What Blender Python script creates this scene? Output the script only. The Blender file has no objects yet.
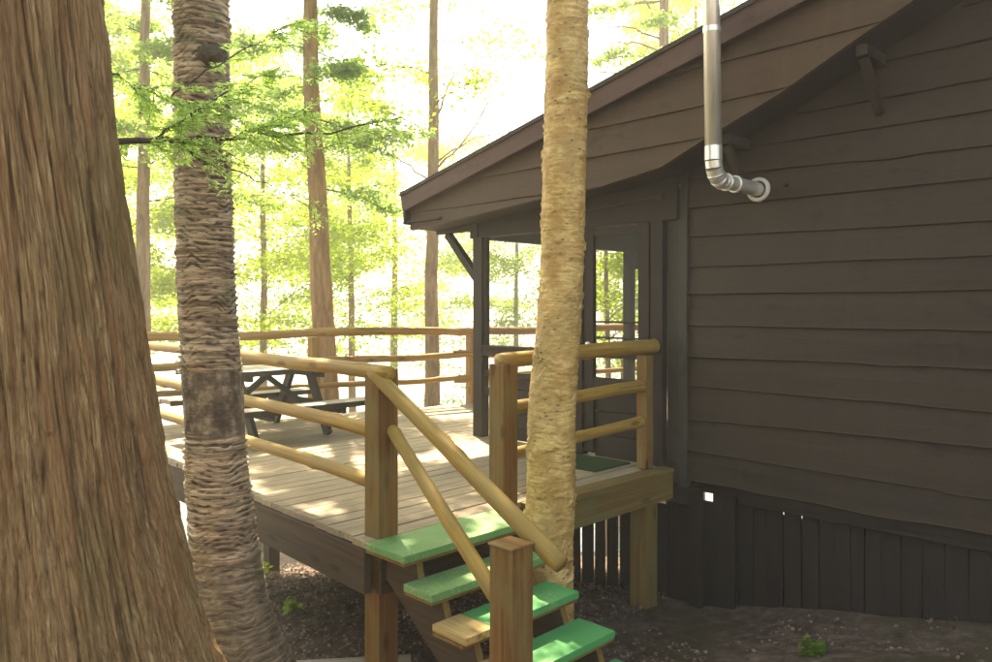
import bpy, math, random
import numpy as np
R = math.radians
rng = np.random.default_rng(7)
random.seed(7)
F = 765.0; HZ = 308.0; CX = 496.0; S2 = math.sqrt(.5)
LIFT = 2.25            # height of the eye above the lowest trodden ground

# ------------------------------------------------------------------ scene
sc = bpy.context.scene
COL = sc.collection
W_ = bpy.data.worlds.new("World"); sc.world = W_; W_.use_nodes = True
SUN_EL, SUN_AZ = 52.0, 62.0      # azimuth counter-clockwise from +X
nt = W_.node_tree
bg = nt.nodes['Background']
sky = nt.nodes.new('ShaderNodeTexSky'); sky.sky_type = 'NISHITA'; sky.sun_disc = False
sky.sun_elevation = R(SUN_EL); sky.sun_rotation = R(90 - SUN_AZ)
sky.air_density = 1.0; sky.dust_density = 1.8; sky.ozone_density = 1.0
nt.links.new(sky.outputs[0], bg.inputs['Color']); bg.inputs['Strength'].default_value = .13
sc.view_settings.view_transform = 'Standard'; sc.view_settings.look = 'None'
sc.view_settings.gamma = 1; sc.view_settings.use_curve_mapping = False
sc.view_settings.exposure = 2.4
sc.view_settings.use_white_balance = True; sc.view_settings.white_balance_temperature = 8700; sc.view_settings.white_balance_tint = 13.5
sun = bpy.data.lights.new('sun', 'SUN'); sun.energy = 5.0; sun.angle = R(.5); sun.color = (1, .95, .84)
so = bpy.data.objects.new('sun', sun); COL.objects.link(so)
from mathutils import Vector
sd = Vector((math.cos(R(SUN_EL))*math.cos(R(SUN_AZ)), math.cos(R(SUN_EL))*math.sin(R(SUN_AZ)), math.sin(R(SUN_EL))))
so.rotation_euler = (-sd).to_track_quat('-Z', 'Y').to_euler(); so.location = (0, 0, 30)
cam = bpy.data.cameras.new('camera'); co = bpy.data.objects.new('camera', cam); COL.objects.link(co)
cam.sensor_width = 36; cam.lens = 36*F/992; cam.shift_y = -23/992; cam.clip_end = 6000; cam.clip_start = .05
co.rotation_euler = (R(90), 0, R(-45)); sc.camera = co
cam.dof.use_dof = True; cam.dof.focus_distance = 3.6; cam.dof.aperture_fstop = 8
sc.cycles.max_bounces = 6; sc.cycles.transparent_max_bounces = 12

# ------------------------------------------------------------------ helpers
def W(px, py, Z):
    xl = (px-CX)/F*Z
    return np.array([(Z+xl)*S2, (Z-xl)*S2, (HZ-py)/F*Z])

def hash3(ix, iy, iz):
    n = (ix*374761393 + iy*668265263 + iz*2147483647 + 1013904223).astype(np.int64) & 0xffffffff
    n = ((n ^ (n >> 13))*1274126177) & 0xffffffff
    n = ((n ^ (n >> 16))*2246822519) & 0xffffffff
    return ((n ^ (n >> 15)) & 0xffff)/65535.0
def vnoise(x, y, z=0., per=0):
    x, y, z = np.broadcast_arrays(np.asarray(x, float), np.asarray(y, float), np.asarray(z, float))
    fx, fy, fz = np.floor(x), np.floor(y), np.floor(z)
    ix, iy, iz = fx.astype(np.int64), fy.astype(np.int64), fz.astype(np.int64)
    u, v, w = x-fx, y-fy, z-fz
    u = u*u*(3-2*u); v = v*v*(3-2*v); w = w*w*(3-2*w)
    def c(a): return a % per if per else a
    r = 0
    for dx in (0, 1):
        for dy in (0, 1):
            for dz in (0, 1):
                wt = (u if dx else 1-u)*(v if dy else 1-v)*(w if dz else 1-w)
                r = r + wt*hash3(c(ix+dx), iy+dy, iz+dz)
    return r*2-1
def fbm(x, y, z=0., o=4, per=0):
    a, s, r = 1., 0., 0.
    for k in range(o):
        r = r + a*vnoise(x*2**k, y*2**k, z + 7.3*k, per*2**k if per else 0); s += a; a *= .5
    return r/s

class MB:
    """collects verts / faces and a grain coordinate g (x, y across, z along the fibre)"""
    def __init__(s): s.v = []; s.g = []; s.f = []; s.n = 0; s.fm = []
    def add(s, v, f, g=None, m=0):
        v = np.asarray(v, float).reshape(-1, 3)
        g = v if g is None else np.asarray(g, float).reshape(-1, 3)
        s.v.append(v); s.g.append(g)
        for q in f: s.f.append(tuple(i+s.n for i in q)); s.fm.append(m)
        s.n += len(v)
    def grid(s, P, G=None, closed=False, flip=False):
        P = np.asarray(P, float); a, b = P.shape[:2]
        idx = np.arange(a*b).reshape(a, b) + s.n
        if closed: nx = np.roll(idx, -1, 1)
        else: nx = idx[:, 1:]; idx = idx[:, :-1]
        q = np.stack([idx[:-1], nx[:-1], nx[1:], idx[1:]], -1).reshape(-1, 4)
        if flip: q = q[:, ::-1]
        s.v.append(P.reshape(-1, 3)); s.g.append((P if G is None else np.asarray(G, float)).reshape(-1, 3))
        s.f.extend(map(tuple, q.tolist())); s.fm.extend([0]*len(q)); s.n += a*b
    def box(s, c, size, ax=None, m=0, jit=0):
        """box at centre c; ax = 3x3 rows axes; grain follows the longest side"""
        sz = np.array(size, float)/2; A = np.eye(3) if ax is None else np.array(ax, float)
        k = np.array([[x, y, z] for x in (-1, 1) for y in (-1, 1) for z in (-1, 1)])*sz
        if jit: k = k + rng.uniform(-jit, jit, k.shape)
        v = k@A + np.array(c, float)
        o = list(np.argsort(sz)); g = k[:, o] + rng.uniform(-50, 50, 3)
        s.add(v, [(0, 1, 3, 2), (4, 6, 7, 5), (0, 4, 5, 1), (2, 3, 7, 6), (0, 2, 6, 4), (1, 5, 7, 3)], g, m)
    def span(s, a, b, w, t, up=(0, 0, 1), m=0):
        """box from point a to point b, width w sideways, thickness t along 'up'"""
        a = np.array(a, float); b = np.array(b, float); d = b-a; L = np.linalg.norm(d); d /= L
        up = np.array(up, float); sd_ = np.cross(up, d); sd_ /= np.linalg.norm(sd_); up = np.cross(d, sd_)
        s.box((a+b)/2, (L, w, t), [d, sd_, up], m)
    def tube(s, pts, rad, n=14, wob=0, caps=True, seed=None, knots=0):
        P = np.array(pts, float); rad = np.broadcast_to(np.asarray(rad, float), (len(P),)).copy()
        L = np.concatenate([[0], np.cumsum(np.linalg.norm(np.diff(P, axis=0), axis=1))])
        so_ = rng.uniform(0, 90) if seed is None else seed
        T = np.gradient(P, axis=0); T /= np.linalg.norm(T, axis=1)[:, None]
        ref = np.array([0, 0, 1.]) if abs(T[0][2]) < .9 else np.array([1., 0, 0])
        th = np.linspace(0, 2*math.pi, n, endpoint=False)
        V = []; G = []
        off = rng.uniform(-40, 40, 3)
        kn = [(rng.uniform(0, L[-1]), rng.uniform(0, 2*math.pi)) for _ in range(knots)]
        for i in range(len(P)):
            x = np.cross(ref, T[i]); x /= np.linalg.norm(x); y = np.cross(T[i], x)
            r = rad[i]*(1 + (wob*fbm(np.cos(th)*1.1+so_, np.sin(th)*1.1, L[i]*3, 3) if wob else 0*th))
            for kl, kt in kn:
                dth = np.angle(np.exp(1j*(th-kt)))
                r = r + rad[i]*.28*np.exp(-((L[i]-kl)/.022)**2 - (dth/.45)**2)
            V.append(P[i] + np.outer(np.cos(th)*r, x) + np.outer(np.sin(th)*r, y))
            G.append(np.stack([np.cos(th)*rad[i], np.sin(th)*rad[i], np.full(n, L[i])], 1) + off)
        n0 = s.n; s.grid(np.array(V), np.array(G), closed=True)
        if caps:
            s.f.append(tuple(range(n0+n-1, n0-1, -1))); s.fm.append(0)
            e = n0+(len(P)-1)*n; s.f.append(tuple(range(e, e+n))); s.fm.append(0)

def link(name, me, parent=None, smooth=False, bevel=0):
    o = bpy.data.objects.new(name, me); COL.objects.link(o)
    if parent is not None: o.parent = parent
    if smooth: me.polygons.foreach_set('use_smooth', [True]*len(me.polygons))
    if bevel:
        b = o.modifiers.new('bevel', 'BEVEL'); b.width = bevel; b.segments = 2; b.limit_method = 'ANGLE'
    return o
def origin(p):
    if p is None: return np.zeros(3)
    v = np.array(p.location); 
    return v if p.parent is None else v + origin(p.parent)
def obj(name, mb, mat, parent=None, smooth=False, bevel=0, at=None):
    """ONE mesh object; its verts are given in place, stored relative to its origin"""
    v = np.concatenate(mb.v); g = np.concatenate(mb.g)
    base = np.array(at, float) if at is not None else (np.zeros(3) if parent is None else origin(parent))
    if parent is None and at is None:
        base = np.array([(v[:, 0].min()+v[:, 0].max())/2, (v[:, 1].min()+v[:, 1].max())/2, v[:, 2].min()])
    me = bpy.data.meshes.new(name); me.from_pydata((v-base).tolist(), [], mb.f)
    a = me.attributes.new('g', 'FLOAT_VECTOR', 'POINT'); a.data.foreach_set('vector', g.astype(np.float32).ravel())
    mats = mat if isinstance(mat, (list, tuple)) else [mat]
    for m in mats: me.materials.append(m)
    if len(mats) > 1: me.polygons.foreach_set('material_index', mb.fm)
    me.update()
    o = link(name, me, parent, smooth, bevel)
    if parent is None: o.location = base
    else: o.location = base - origin(parent)
    return o
def leaves_mesh(name, C, size, mat, parent=None, aspect=.5, base=None, flat=0., dirs=None, tri=False):
    """many small leaf faces, one mesh; C = leaf centres"""
    C = np.asarray(C, float); N = len(C)
    if base is None: base = origin(parent) if parent is not None else C.mean(0)
    d = rng.normal(size=(N, 3)) if dirs is None else dirs + rng.normal(size=(N, 3))*.35
    if dirs is None: d[:, 2] *= (1-flat)
    d /= np.linalg.norm(d, axis=1)[:, None]
    up = rng.normal(size=(N, 3)); up[:, 2] = up[:, 2]*(1-flat) + flat*2.2
    w = np.cross(up, d); w /= np.linalg.norm(w, axis=1)[:, None]+1e-9
    s = (size*rng.uniform(.6, 1.35, N))[:, None]
    nrm = np.cross(d, w)
    a = C - d*s*.5; b = C + w*s*aspect*.5 + nrm*s*.08 - d*s*.05; c = C + d*s*.5; e = C - w*s*aspect*.5 + nrm*s*.08 - d*s*.05
    V = np.stack([a, b, c, e], 1).reshape(-1, 3) - base
    me = bpy.data.meshes.new(name)
    me.vertices.add(4*N); me.vertices.foreach_set('co', V.astype(np.float32).ravel())
    me.loops.add(4*N); me.loops.foreach_set('vertex_index', np.arange(4*N, dtype=np.int32))
    me.polygons.add(N); me.polygons.foreach_set('loop_start', np.arange(0, 4*N, 4, dtype=np.int32))
    me.polygons.foreach_set('loop_total', np.full(N, 4, dtype=np.int32))
    at = me.attributes.new('rnd', 'FLOAT', 'FACE'); at.data.foreach_set('value', rng.uniform(0, 1, N).astype(np.float32))
    me.materials.append(mat); me.update(calc_edges=True)
    o = link(name, me, parent)
    o.location = base - (origin(parent) if parent is not None else 0)
    return o
def thing(name, label, cat, loc, group=None, **k):
    o = bpy.data.objects.new(name, None); COL.objects.link(o); o.location = tuple(loc); o.empty_display_size = .2
    return tag(o, label, cat, group)
def tag(o, label, cat, group=None, kind=None):
    o['label'] = label; o['category'] = cat
    if group: o['group'] = group
    if kind: o['kind'] = kind
    return o

# ------------------------------------------------------------------ materials
class NM:
    def __init__(s, name, rough=.8, spec=.3):
        s.m = bpy.data.materials.new(name); s.m.use_nodes = True; s.t = s.m.node_tree; s.b = s.t.nodes['Principled BSDF']
        s.b.inputs['Roughness'].default_value = rough; s.b.inputs['Specular IOR Level'].default_value = spec
        s.co = None
    def n(s, ty, **k):
        x = s.t.nodes.new(ty)
        for a, b in k.items():
            if a in x.inputs.keys(): s.put(x.inputs[a], b)
            else: setattr(x, a, b)
        return x
    def put(s, inp, v):
        if hasattr(v, 'is_output') or isinstance(v, bpy.types.NodeSocket): s.t.links.new(v, inp)
        else: inp.default_value = v
    def coord(s, scale=(1, 1, 1), attr='g'):
        if attr == 'obj':
            c = s.n('ShaderNodeTexCoord').outputs['Object']
        else:
            a = s.n('ShaderNodeAttribute'); a.attribute_name = attr; c = a.outputs['Vector']
        mp = s.n('ShaderNodeMapping'); s.put(mp.inputs['Vector'], c); mp.inputs['Scale'].default_value = scale
        return mp.outputs[0]
    def noise(s, scale=(1, 1, 1), sc_=1., det=4, rough=.55, attr='g', dist=0):
        x = s.n('ShaderNodeTexNoise'); s.put(x.inputs['Vector'], s.coord(scale, attr)); x.inputs['Scale'].default_value = sc_
        x.inputs['Detail'].default_value = det; x.inputs['Roughness'].default_value = rough; x.inputs['Distortion'].default_value = dist
        return x.outputs['Fac']
    def ramp(s, fac, stops):
        r = s.n('ShaderNodeValToRGB'); s.put(r.inputs[0], fac); e = r.color_ramp.elements
        while len(e) < len(stops): e.new(.5)
        for i, (p, c) in enumerate(stops):
            e[i].position = p; e[i].color = tuple(c)+(1,) if len(c) == 3 else c
        return r.outputs[0]
    def mix(s, fac, a, b, mode='MIX'):
        x = s.n('ShaderNodeMix'); x.data_type = 'RGBA'; x.blend_type = mode
        s.put(x.inputs[0], fac); s.put(x.inputs[6], a if not isinstance(a, tuple) else a+(1,)*(4-len(a)))
        s.put(x.inputs[7], b if not isinstance(b, tuple) else b+(1,)*(4-len(b))); return x.outputs[2]
    def math(s, op, a, b=0):
        x = s.n('ShaderNodeMath'); x.operation = op; s.put(x.inputs[0], a); s.put(x.inputs[1], b); return x.outputs[0]
    def bump(s, h, st=.3, dist=.01):
        b = s.n('ShaderNodeBump'); s.put(b.inputs['Height'], h); b.inputs['Strength'].default_value = st; b.inputs['Distance'].default_value = dist
        s.t.links.new(b.outputs[0], s.b.inputs['Normal']); return b
    def base(s, c):
        s.put(s.b.inputs['Base Color'], c if not isinstance(c, tuple) else c+(1,)); return s

def wood(name, dark, mid, light, rough=.7, grain=60, along=1.6, knots=True, blot=None, bump=.25, cracks=False):
    M = NM(name, rough, .25)
    g = M.noise((grain, grain, along), 1, 5, .6, dist=.4)
    col = M.ramp(g, [(.28, dark), (.5, mid), (.72, light)])
    big = M.noise((3, 3, 1.3), 1, 3)
    col = M.mix(M.math('MULTIPLY', big, .55), col, tuple(x*.6 for x in mid))
    if cracks:
        ck = M.ramp(M.noise((26, 26, .9), 1, 3, .5, dist=.3), [(.0, (1, 1, 1)), (.315, (1, 1, 1)), (.335, (0, 0, 0))])
        col = M.mix(M.math('MULTIPLY', ck, .7), col, tuple(x*.35 for x in dark))
    if knots:
        v = M.n('ShaderNodeTexVoronoi'); M.put(v.inputs['Vector'], M.coord((9, 9, 2.6))); v.inputs['Scale'].default_value = 1
        k = M.ramp(v.outputs['Distance'], [(.0, (1, 1, 1)), (.1, (1, 1, 1)), (.2, (0, 0, 0))])
        col = M.mix(M.math('MULTIPLY', k, .75), col, tuple(x*.5 for x in dark))
    if blot:
        b = M.ramp(M.noise((7, 7, 2.0), 1, 5, .65), [(.45, (0, 0, 0)), (.62, (1, 1, 1))])
        col = M.mix(M.math('MULTIPLY', b, .8), col, blot)
    M.base(col); M.bump(g, bump, .004); return M.m

m_log = wood('peeled_log', (.17, .088, .016), (.38, .235, .048), (.52, .365, .105), .6, 42, 1.5, blot=(.25, .175, .06), cracks=True)
m_log2 = wood('weathered_log', (.19, .10, .025), (.35, .20, .055), (.46, .30, .10), .7, 42, 1.5, cracks=True)
m_post = wood('treated_post', (.085, .038, .011), (.20, .095, .026), (.29, .16, .05), .75, 55, 1.4, blot=(.18, .14, .05))
m_beam = wood('beam_wood', (.10, .064, .020), (.18, .118, .036), (.25, .175, .062), .75, 40, 1.0, blot=(.14, .13, .05))
m_rim = wood('dark_rim_beam', (.04, .027, .016), (.07, .05, .03), (.1, .072, .045), .8, 40, 1.0)
m_raw = wood('bare_step_wood', (.33, .21, .08), (.5, .35, .14), (.6, .44, .2), .7, 60, 1.5)
m_black = wood('black_stained', (.012, .011, .010), (.022, .020, .018), (.035, .032, .03), .6, 60, 1.5, knots=False)
m_table = wood('worn_table_board', (.32, .28, .2), (.46, .41, .31), (.58, .53, .42), .6, 50, 1.4)

def m_deck_():
    M = NM('deck_boards', .7, .3)
    g = M.noise((50, 50, 2.2), 1, 5, .6, dist=.3)
    col = M.ramp(g, [(.25, (.20, .155, .10)), (.5, (.33, .265, .175)), (.75, (.45, .37, .26))])
    st = M.noise((1.3, 1.3, .9), 1, 4, .6, attr='obj')
    col = M.mix(M.ramp(st, [(.42, (0, 0, 0)), (.66, (.6, .6, .6))]), col, (.16, .13, .09))
    bb = M.n('ShaderNodeAttribute'); bb.attribute_name = 'g'
    M.base(col); M.bump(g, .3, .004); return M.m
m_deck = m_deck_()
def m_green_(name, a, b, chips=.58):
    M = NM(name, .62, .35)
    n1 = M.noise((6, 6, 6), 1, 4, .6, attr='obj'); n2 = M.noise((70, 70, 70), 1, 5, .7, attr='obj')
    col = M.mix(n1, a, b)
    chip = M.ramp(M.math('ADD', M.math('MULTIPLY', n2, .6), M.math('MULTIPLY', M.noise((4, 4, 4), 1, 3, attr='obj'), .4)), [(chips, (0, 0, 0)), (chips+.05, (1, 1, 1))])
    col = M.mix(M.math('MULTIPLY', chip, .6), col, (.33, .36, .2))
    M.base(col); M.bump(n2, .25, .004); return M.m
m_green = m_green_('green_step_paint', (.03, .24, .065), (.07, .36, .125), .555)
m_green2 = m_green_('worn_green_step_paint', (.075, .22, .065), (.15, .33, .115), .52)
m_mat = NM('green_mat', .95, .1); m_mat.base(m_mat.mix(m_mat.noise((90, 90, 90), 1, 3, attr='obj'), (.02, .04, .018), (.045, .08, .03))); m_mat.bump(m_mat.noise((200, 200, 200), 1, 2, attr='obj'), .6, .005); m_mat = m_mat.m

def m_paint(name, a, b, rough=.65, bump=.35, gr=35):
    M = NM(name, rough, .25)
    g = M.noise((gr, gr, 1.2), 1, 5, .6, dist=.6); n = M.noise((1.2, 1.2, 1.2), 1, 4, .6)
    n3 = M.noise((5, 5, .6), 1, 4, .6)
    col = M.mix(n, a, b); col = M.mix(M.math('MULTIPLY', g, .5), col, tuple(x*1.35 for x in b))
    col = M.mix(M.ramp(n3, [(.5, (0, 0, 0)), (.75, (.5, .5, .5))]), col, tuple(x*.6 for x in a))
    st_ = M.noise((1, .9, 11), 1, 5, .7)
    col = M.mix(M.ramp(st_, [(.52, (0, 0, 0)), (.68, (.3, .3, .3))]), col, tuple(x*1.4 for x in b))
    dn = M.noise((2.5, 7, 3), 1, 6, .75)
    col = M.mix(M.ramp(dn, [(.56, (0, 0, 0)), (.66, (.5, .5, .5))]), col, tuple(x*.5 for x in a))
    M.base(col); M.bump(g, bump, .006); return M.m
m_side = m_paint('brown_siding', (.028, .0195, .0125), (.041, .0290, .0185))
m_gable = m_paint('gable_boards', (.050, .030, .016), (.078, .047, .025))
m_trim = m_paint('brown_trim', (.022, .016, .012), (.032, .024, .018))
m_fascia = m_paint('reddish_fascia', (.070, .038, .029), (.095, .054, .041))
m_skirt = m_paint('skirt_boards', (.016, .012, .010), (.026, .020, .016))  # base colour darkened to hold the deep shade below the siding
m_grey = m_paint('grey_trim', (.034, .031, .024), (.048, .043, .034))
m_ceil = m_paint('porch_ceiling', (.11, .115, .115), (.15, .155, .155))
m_shingle = NM('roof_shingles', .9, .2); m_shingle.base(m_shingle.mix(m_shingle.noise((20, 20, 20), 1, 5), (.03, .026, .023), (.075, .065, .055))); m_shingle = m_shingle.m
def m_metal_():
    M = NM('galvanised_pipe', .34, .5); M.b.inputs['Metallic'].default_value = .7
    n = M.noise((14, 14, 3), 1, 4, .6); M.base(M.ramp(n, [(.3, (.62, .62, .55)), (.7, (.82, .82, .74))]))
    M.put(M.b.inputs['Roughness'], M.math('ADD', M.math('MULTIPLY', n, .3), .2)); return M.m
m_metal = m_metal_()
m_seal = NM('pale_sealant', .6, .3).base((.5, .49, .44)).m
def m_screen_():
    m = bpy.data.materials.new('insect_screen'); m.use_nodes = True; t = m.node_tree; t.nodes.clear()
    o = t.nodes.new('ShaderNodeOutputMaterial'); mx = t.nodes.new('ShaderNodeMixShader'); tr = t.nodes.new('ShaderNodeBsdfTransparent')
    d = t.nodes.new('ShaderNodeBsdfDiffuse'); d.inputs['Color'].default_value = (.10, .105, .10, 1); mx.inputs[0].default_value = .4
    t.links.new(tr.outputs[0], mx.inputs[1]); t.links.new(d.outputs[0], mx.inputs[2]); t.links.new(mx.outputs[0], o.inputs[0]); return m
m_screen = m_screen_()

def m_leaf(name, a, b, trans=.5, ta=None):
    m = bpy.data.materials.new(name); m.use_nodes = True; t = m.node_tree; t.nodes.clear()
    o = t.nodes.new('ShaderNodeOutputMaterial'); at = t.nodes.new('ShaderNodeAttribute'); at.attribute_name = 'rnd'
    mx = t.nodes.new('ShaderNodeMix'); mx.data_type = 'RGBA'; mx.inputs[6].default_value = a+(1,); mx.inputs[7].default_value = b+(1,)
    t.links.new(at.outputs['Fac'], mx.inputs[0])
    d = t.nodes.new('ShaderNodeBsdfPrincipled'); d.inputs['Roughness'].default_value = .5; d.inputs['Specular IOR Level'].default_value = .25
    t.links.new(mx.outputs[2], d.inputs['Base Color'])
    tl = t.nodes.new('ShaderNodeBsdfTranslucent'); hs = t.nodes.new('ShaderNodeHueSaturation'); hs.inputs['Value'].default_value = 2.5; hs.inputs['Saturation'].default_value = 1.05
    hs.inputs['Hue'].default_value = .496
    t.links.new(mx.outputs[2], hs.inputs['Color']); t.links.new(hs.outputs[0], tl.inputs['Color'])
    ms = t.nodes.new('ShaderNodeMixShader'); ms.inputs[0].default_value = trans
    t.links.new(d.outputs[0], ms.inputs[1]); t.links.new(tl.outputs[0], ms.inputs[2]); t.links.new(ms.outputs[0], o.inputs[0]); return m
m_leafy = m_leaf('sunlit_leaf', (.13, .20, .03), (.27, .33, .045), .68)
m_leafg = m_leaf('green_leaf', (.09, .16, .035), (.17, .25, .05), .62)
m_need = m_leaf('hemlock_needles', (.10, .17, .055), (.17, .25, .08), .6)
m_litter = m_leaf('dry_leaf', (.08, .055, .04), (.27, .19, .15), .15)

def bark_plain(name, a, b, sc_=(14, 14, 3)):
    M = NM(name, .9, .15)
    n = M.noise(sc_, 1, 5, .65, dist=.5); M.base(M.ramp(n, [(.3, a), (.7, b)])); M.bump(n, .8, .02); return M.m
m_bark = bark_plain('rough_bark', (.13, .085, .05), (.36, .25, .155))
m_barkr = bark_plain('reddish_bark', (.16, .09, .045), (.42, .26, .13))
m_twig = bark_plain('twig_bark', (.045, .035, .026), (.10, .08, .06), (30, 30, 8))

def m_cedar_():
    M = NM('shredding_cedar_bark', .85, .2)
    f = M.noise((120, 120, 4.5), 1, 7, .78, dist=.6); w = M.noise((24, 24, 1.1), 1, 5, .6, dist=.6)
    big = M.noise((3, 3, 1.2), 1, 3)
    col = M.ramp(f, [(.35, (.115, .063, .027)), (.45, (.26, .155, .068)), (.55, (.39, .25, .115)), (.68, (.56, .42, .22))])
    red = M.ramp(w, [(.42, (0, 0, 0)), (.62, (1, 1, 1))])
    col = M.mix(M.math('MULTIPLY', red, .5), col, (.27, .125, .052), 'MIX')
    gr = M.ramp(big, [(.5, (0, 0, 0)), (.68, (1, 1, 1))])
    col = M.mix(M.math('MULTIPLY', gr, .55), col, (.145, .13, .045))
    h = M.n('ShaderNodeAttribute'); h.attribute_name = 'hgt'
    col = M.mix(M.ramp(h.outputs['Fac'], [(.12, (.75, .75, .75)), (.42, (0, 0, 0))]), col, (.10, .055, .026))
    M.base(col); M.bump(M.math('ADD', f, M.math('MULTIPLY', w, .6)), 1.0, .014); return M.m
m_cedar = m_cedar_()
def m_birch_(name, dark, mid, light, patch=None, lich=(.12, .13, .05), lz=None):
    M = NM(name, .7, .3)
    b1 = M.noise((2.2, 2.2, 38), 1, 6, .65, dist=.7); b2 = M.noise((5, 5, 110), 1, 5, .7, dist=.5)
    big = M.noise((5, 5, 4), 1, 4, .6)
    f = M.math('ADD', M.math('MULTIPLY', b1, .55), M.math('MULTIPLY', b2, .45))
    col = M.ramp(f, [(.38, dark), (.47, mid), (.58, light)])
    col = M.mix(M.ramp(big, [(.52, (0, 0, 0)), (.7, (.7, .7, .7))]), col, lich)
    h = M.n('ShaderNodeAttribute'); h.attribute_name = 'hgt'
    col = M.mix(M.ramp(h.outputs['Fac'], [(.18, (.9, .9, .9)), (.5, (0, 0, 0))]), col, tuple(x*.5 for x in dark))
    if patch:
        pa = M.n('ShaderNodeAttribute'); pa.attribute_name = 'patch'
        pn = M.noise((14, 14, 10), 1, 5, .65)
        pc = M.ramp(pn, [(.38, (.05, .037, .025)), (.52, (.12, .092, .062)), (.66, (.30, .245, .17))])
        col = M.mix(pa.outputs['Fac'], col, pc)
    M.base(col); M.bump(f, .6, .008); return M.m
m_birchA = m_birch_('ragged_grey_birch_bark', (.055, .038, .024), (.22, .16, .10), (.56, .46, .32), patch=True)
def m_gold_():
    M = NM('golden_birch_bark', .6, .35)
    f = M.math('ADD', M.math('MULTIPLY', M.noise((4, 4, 26), 1, 6, .7, dist=1.0), .5), M.math('MULTIPLY', M.noise((14, 14, 60), 1, 5, .7), .5))
    big = M.noise((7, 7, 6), 1, 5, .65); b2 = M.noise((3, 3, 2.5), 1, 3)
    col = M.ramp(f, [(.37, (.18, .10, .03)), (.46, (.44, .285, .085)), (.57, (.68, .50, .20))])
    col = M.mix(M.ramp(big, [(.42, (0, 0, 0)), (.6, (.85, .85, .85))]), col, (.37, .215, .062))
    col = M.mix(M.ramp(b2, [(.5, (0, 0, 0)), (.66, (.6, .6, .6))]), col, (.36, .27, .11))
    v = M.n('ShaderNodeTexVoronoi'); M.put(v.inputs['Vector'], M.coord((16, 16, 34))); v.inputs['Scale'].default_value = 1
    k = M.math('MULTIPLY', M.ramp(v.outputs['Distance'], [(.0, (1, 1, 1)), (.12, (1, 1, 1)), (.22, (0, 0, 0))]), M.ramp(M.noise((6, 6, 5), 1, 3), [(.48, (0, 0, 0)), (.56, (1, 1, 1))]))
    col = M.mix(M.math('MULTIPLY', k, .85), col, (.05, .035, .02))
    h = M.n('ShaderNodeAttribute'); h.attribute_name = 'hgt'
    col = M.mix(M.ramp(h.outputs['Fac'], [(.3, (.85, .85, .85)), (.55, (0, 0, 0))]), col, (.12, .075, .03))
    M.base(col); M.bump(f, .45, .008); return M.m
m_birchB = m_gold_()

def m_ground_():
    M = NM('forest_floor', .95, .1)
    n = M.noise((9, 9, 9), 1, 6, .7, attr='obj'); n2 = M.noise((.7, .7, .7), 1, 3, attr='obj')
    c = M.ramp(n, [(.3, (.045, .033, .026)), (.5, (.11, .08, .062)), (.7, (.2, .155, .125))])
    c = M.mix(M.ramp(n2, [(.5, (0, 0, 0)), (.62, (.8, .8, .8))]), c, (.075, .062, .035))
    M.base(c); M.bump(n, .9, .03); return M.m
m_ground = m_ground_()
m_water = NM('water', .12, .5); m_water.base((.05, .08, .07)); m_water.bump(m_water.noise((1.2, 1.2, 1.2), 1, 4, attr='obj'), .35, .12); m_water = m_water.m

# ------------------------------------------------------------------ terrain
def hgt(X, Y):
    X = np.asarray(X, float); Y = np.asarray(Y, float)
    Z = (X+Y)*S2
    h = -2.22 + .2*np.clip(3-Y, 0, 4) + .05*np.clip(2-X, 0, 5)
    h = h + .10*fbm(X*.6, Y*.6, 3.) + .035*fbm(X*2.7, Y*2.7, 9.)
    d = np.clip(Z-6.0, 0, 60)
    return np.maximum(h - .29*d, -7.5 + 0*d + .0)
def make_ground():
    u = np.linspace(-1, 1, 221); a = np.sign(u)*(np.abs(u)**3.2)*560 + u*14
    mb = MB(); xx, yy = np.meshgrid(a+4, a+4, indexing='ij'); zz = hgt(xx, yy)
    mb.grid(np.stack([xx, yy, zz], -1), flip=False)
    o = obj('ground', mb, m_ground, smooth=True, at=(0, 0, 0)); o['kind'] = 'structure'
    # lake
    mb = MB(); a2 = np.linspace(-600, 600, 30); xx, yy = np.meshgrid(a2, a2, indexing='ij')
    mb.grid(np.stack([xx, yy, 0*xx-5.4], -1)); o = obj('lake', mb, m_water, at=(0, 0, -5.4)); o['kind'] = 'structure'
make_ground()
# dry leaves
def litter():
    N = 70000
    X = rng.uniform(1.2, 9, N); Y = rng.uniform(.6, 9.5, N)
    nn = fbm(X*1.5, Y*1.5, 4.); keep = (nn + rng.uniform(-.5, .5, N)) > np.where(Y > 3.25, -.35, .35)
    X, Y = X[keep], Y[keep]
    C = np.stack([X, Y, hgt(X, Y)+rng.uniform(.004, .035, len(X))], 1)
    o = leaves_mesh('leaf_litter', C, .03, m_litter, aspect=.65, flat=.6, base=np.array([4, 3, -2.2]))
    tag(o, 'dry brown fallen leaves scattered over the ground beneath the deck', 'leaves', kind='stuff')
litter()

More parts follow.
